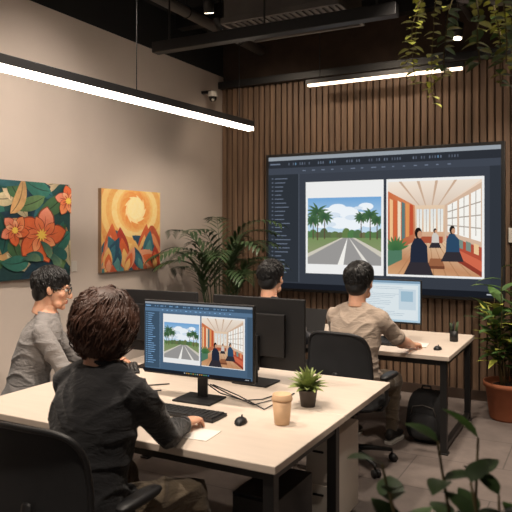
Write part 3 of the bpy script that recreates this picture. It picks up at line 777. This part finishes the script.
keyboard(-1.87,2.735); keyboard(-1.56,5.16); keyboard(-2.80,3.42,yaw=math.radians(-48),w=.3)
def mouse(x,y,z=.74,yaw=0):
    b=MB()
    rings=[]
    for t in np.linspace(0,1,9):
        yy=-.055+.11*t; k=math.sin(math.pi*min(.97,max(.03,t)))**.45; hgt=.034*k*(1-.35*t)
        rings.append([V((.031*k*math.cos(a),yy,z+.002+max(0,hgt*math.sin(a)))) for a in [2*math.pi*j/20 for j in range(20)]])
    b.loft(rings,'plastic'); b.cyl((-.003,.028,z+.027),(.003,.028,z+.027),.007,.007,'black',12)
    b.obj('computer_mouse',loc=(x,y,0),rotz=yaw)
mouse(-1.545,2.74,yaw=.3); mouse(-1.12,5.12)
b=MB(); b.box((-1.66,2.49,.742),(.22,.15,.003),'paper',Matrix.Rotation(.1,3,'Z')); b.obj('paper_sheets')
b=MB(); b.box((-1.28,5.22,.745),(.12,.18,.008),'paper',Matrix.Rotation(.1,3,'Z')); b.obj('notepad',bevel=.002)
b=MB(); b.lathe([(.001,.742),(.036,.741),(.037,.745),(.048,.862),(.047,.862),(.001,.862)],(0,0,0),'cup'); b.lathe([(.051,.858),(.052,.866),(.048,.872),(.046,.886),(.043,.888),(.04,.882),(.001,.882)],(0,0,0),'cup')
b.obj('paper_cup',loc=(-1.36,2.818,0))
e=empty('potted_succulent',(-1.375,3.168,.74)); b=MB(); b.lathe([(.001,.001),(.038,.001),(.05,.085),(.053,.09),(.048,.092),(.045,.08),(.001,.078)],(0,0,0),'potgrey'); b.obj('pot',e)
b=MB(); b.lathe([(.044,.076),(.02,.083),(.001,.085)],(0,0,0),'soil'); R=random.Random(5)
for i in range(54):
    a=i*2.4; t=i/54; el=math.radians(80-66*t+R.uniform(-8,8)); d=V((math.cos(a)*math.cos(el),math.sin(a)*math.cos(el),math.sin(el)))
    b.leaf(V((0,0,.085))+d*.01,d,.095+.03*R.random(),.032,'leafs',droop=.5,segs=5,fold=.5)
b.obj('leaves',e)
e=empty('pen_cup',(-1.08,5.55,.74)); b=MB(); b.lathe([(.001,.001),(.034,.001),(.034,.09),(.030,.09),(.030,.01),(.001,.01)],(0,0,0),'plastic'); R=random.Random(2)
for i in range(9):
    a=R.random()*6.28; b.cyl((.012*math.cos(a),.012*math.sin(a),.012),(.034*math.cos(a+.4),.034*math.sin(a+.4),.14+.03*R.random()),.005,.005,'black' if i%2 else 'leafd',8)
b.obj('cup_and_pens',e)
b=MB()
for k in range(3):
    b.tube([V((-1.98+.02*k,3.12,.80)),V((-1.9+.06*k,3.13,.755)),V((-1.72+.09*k,3.08-.05*k,.747)),V((-1.64+.05*k,3.15,.747)),V((-1.6+.03*k,3.35,.747))],.0035,'plastic',6)
b.tube([(-2.25,3.05,.747),(-2.4,2.9,.747),(-2.5,3.0,.747),(-2.3,3.2,.747)],.004,'plastic',6)
b.obj('desk_cables')
def pedestal(name,c,s,m,drawers=3):
    b=MB(); x,y=c; b.box((x,y,.04+s[2]/2),s,m)
    dh=(s[2]-.03)/drawers
    for i in range(drawers):
        z=.04+.015+dh*(i+.5); b.box((x,y-s[1]/2-.006,z),(s[0]-.02,.012,dh-.012),m); b.box((x,y-s[1]/2-.018,z+dh*.25),(s[0]*.4,.012,.012),'black')
    for sx in(-1,1):
        for sy in(-1,1): b.cyl((x+sx*(s[0]/2-.04)-.01,y+sy*(s[1]/2-.04),.02),(x+sx*(s[0]/2-.04)+.01,y+sy*(s[1]/2-.04),.02),.02,.02,'plastic',14)
    b.obj(name,bevel=.004)
e=empty('backpack',(-1.22,5.18,0)); b=MB()
b.pillow(lambda x,y,w:(x*(1-.12*(y/.2)),w*(1-.25*(y/.2)),.205+y),.15,.2,.26,'chairfab',44,3.2)
b.pillow(lambda x,y,w:(x,-.12+w*(1-.2*y/.1),.14+y),.11,.1,.09,'chairfab',36,3.2)
b.tube([(-.04,0,.39),(-.03,0,.43),(.03,0,.43),(.04,0,.39)],.008,'plastic',8)
for sg in(-1,1): b.tube([(sg*.07,.09,.38),(sg*.085,.16,.3),(sg*.09,.16,.14),(sg*.08,.1,.05)],[(.022,.006)]*4,'plastic',8)
b.tube([(-.1,-.115,.22),(-.08,-.13,.29),(0,-.135,.31),(.08,-.13,.29),(.1,-.115,.22)],.003,'duct',6)
b.obj('bag',e)
pedestal('drawer_pedestal',(-1.36,3.5),(.16,.42,.5),'white',2)
e=empty('computer_tower'); b=MB(); b.box((-1.42,2.85,.23),(.24,.4,.42),'plastic'); b.box((-1.42,2.64,.23),(.22,.012,.4),'black')
for i in range(12): b.box((-1.42,2.632,.08+i*.022),(.16,.006,.006),'plastic')
for sx in(-.09,.09):
    for sy in(-.16,.16): b.cyl((-1.42+sx,2.85+sy,0),(-1.42+sx,2.85+sy,.021),.018,.018,'black',12)
b.obj('case',e,bevel=.006)
# ------------------------------------------------------------ plants
def pot(e,r,h,m):
    b=MB(); b.lathe([(.001,.001),(r*.72,.001),(r*.78,.02),(r*.95,h*.86),(r*1.04,h*.87),(r*1.05,h),(r*.95,h),(r*.93,h*.9),(.001,h*.88)],(0,0,0),m); b.obj('pot',e)
    b=MB(); b.lathe([(r*.92,h*.885),(r*.5,h*.9),(.001,h*.91)],(0,0,0),'soil'); b.obj('soil',e)
e=empty('potted_palm',(-3.34,5.5,0)); pot(e,.17,.36,'potgrey'); R=random.Random(11); b=MB()
for i in range(22):
    a=i*2.4+R.uniform(-.2,.2); el=math.radians(R.uniform(80,88)-i*.35); d=V((math.cos(a)*math.cos(el),math.sin(a)*math.cos(el),math.sin(el)))
    p=V((.03*math.cos(a),.03*math.sin(a),.32)); L=1.70-.022*i+.12*R.random(); n=26; pts=[];ds=[]
    for k in range(n+1):
        pts.append(p.copy()); ds.append(d.copy()); p=p+d*L/n
        if k>n*.56: d=(d+V((math.cos(a)*.08,math.sin(a)*.08,-.17-.05*R.random()))).normalized()
    b.tube(pts,[.007*(1-.8*k/n) for k in range(n+1)],'palm',6)
    for k in range(int(n*.54),n+1):
        t=(k-n*.54)/(n*.46); l=.18*math.sin(math.pi*(.2+.65*t))+.05
        s=ds[k].cross(V((0,0,1)))
        s=s.normalized() if s.length>.01 else V((1,0,0))
        for sg in(-1,1):
            b.leaf(pts[k],(s*sg*.8+ds[k]*.9+V((0,0,.12))),l,.034,'palm',droop=.8,segs=4,fold=.2)
b.v=[(max(x,-.58),min(y,.88),z) for x,y,z in b.v]
b.obj('fronds',e)
def bush(name,loc,r,h,potm,stems,hgt,leafL,leafW,m,seed,spread=.35,droop=.7,nl=9,yl=None,lo=.3,var=.45):
    e=empty(name,loc); pot(e,r,h,potm); R=random.Random(seed); b=MB()
    for i in range(stems):
        a=i*2.4+R.random(); p=V((.3*r*math.cos(a),.3*r*math.sin(a),h*.85)); L=hgt*(1-var*R.random()); d=V((math.cos(a)*spread*R.uniform(.3,1),math.sin(a)*spread*R.uniform(.3,1),1)).normalized(); pts=[];n=10
        for k in range(n+1):
            pts.append(p.copy()); p=p+d*L/n; d=(d+V((R.uniform(-.06,.06),R.uniform(-.06,.06),0))).normalized()
        b.tube(pts,[.008*(1-.6*k/n) for k in range(n+1)],'stem',6)
        for k in range(nl):
            t=lo+(1-lo)*k/(nl-1); q=pts[int(t*n)]; aa=a+k*2.4+R.uniform(-.3,.3); el=R.uniform(.1,.8)
            dd=V((math.cos(aa)*math.cos(el),math.sin(aa)*math.cos(el),math.sin(el)))
            b.leaf(q,dd,leafL*R.uniform(.7,1.15),leafW*R.uniform(.8,1.1),m if R.random()<.75 else (yl or m),droop=droop,segs=6,fold=.2)
    b.obj('foliage',e)
bush('potted_ficus',(-.72,6.1,0),.2,.33,'terra',14,1.1,.25,.08,'leaf',4,spread=.2,nl=12,yl='leafy')
d=1.45; t=(476-256)/645
fx=d*(-.4706+.8824*t); fy=d*(.8824+.4706*t)
bush('potted_rubber_plant',(fx,fy,0),.15,.3,'potgrey',16,.93,.10,.06,'leafd',21,spread=.2,nl=12,yl='leaf',droop=.5,lo=.5,var=.22)
def hanging(loc,m,m2,nv,L,leafL,leafW,seed,reach=.6,start=.45):
    x,y,z=loc; e=empty('hanging_plant',loc); R=random.Random(seed)
    b=MB(); b.lathe([(.001,-.13),(.06,-.13),(.11,-.02),(.115,0),(.105,0),(.1,-.02),(.001,-.03)],(0,0,0),'potgrey')
    for k in range(3): b.cyl((.11*math.cos(k*2.09),.11*math.sin(k*2.09),0),(0,0,.3),.003,.003,'black',6)
    b.cyl((0,0,.3),(0,0,CZ-z),.003,.003,'black',6); b.obj('hanging_basket',e)
    b=MB()
    for i in range(nv):
        a=i*2.4+R.random(); p=V((.08*math.cos(a),.08*math.sin(a),0)); d=V((math.cos(a)*reach,math.sin(a)*reach,.5)).normalized(); n=22; LL=L*R.uniform(.65,1.0); pts=[]
        for k in range(n+1):
            pts.append(p.copy()); p=p+d*LL/n; d=(d+V((0,0,-.5))).normalized() if k<5 else (d+V((R.uniform(-.15,.15),R.uniform(-.15,.15),-.12))).normalized()
        b.tube(pts,.003,'stem',5)
        for k in range(2,n+1):
            if k<n*start and R.random()<.6: continue
            for sg in(-1,1):
                aa=R.random()*6.28; dd=V((math.cos(aa),math.sin(aa),R.uniform(-.5,.3)))
                b.leaf(pts[k],dd,leafL*R.uniform(.7,1.2),leafW*R.uniform(.8,1.2),m if R.random()<.65 else m2,droop=.6,segs=4,fold=.15)
    b.obj('vines',e)
def at(px,py,dd):
    t=(px-256)/645; return (dd*(-.4706+.8824*t),dd*(.8824+.4706*t),1.69-(py-228)/645*dd)
hanging(at(470,-26,3.3),'leafy','leafy',7,.92,.055,.038,31,reach=.2)
hanging(at(506,-30,2.7),'leaf','leafy',9,.66,.06,.04,32,reach=.3)
bpy.data.scenes.remove(WORK)
# ------------------------------------------------------------ camera
cam=bpy.data.cameras.new('Camera'); co=bpy.data.objects.new('Camera',cam); COL.objects.link(co)
co.location=(0,0,1.69); co.rotation_euler=(math.radians(90),0,math.radians(28.07))
cam.sensor_width=36; cam.lens=36*645/512; cam.shift_y=-28/512; cam.clip_start=.05
cam.dof.use_dof=True; cam.dof.focus_distance=4.2; cam.dof.aperture_fstop=4.0
scene.camera=co
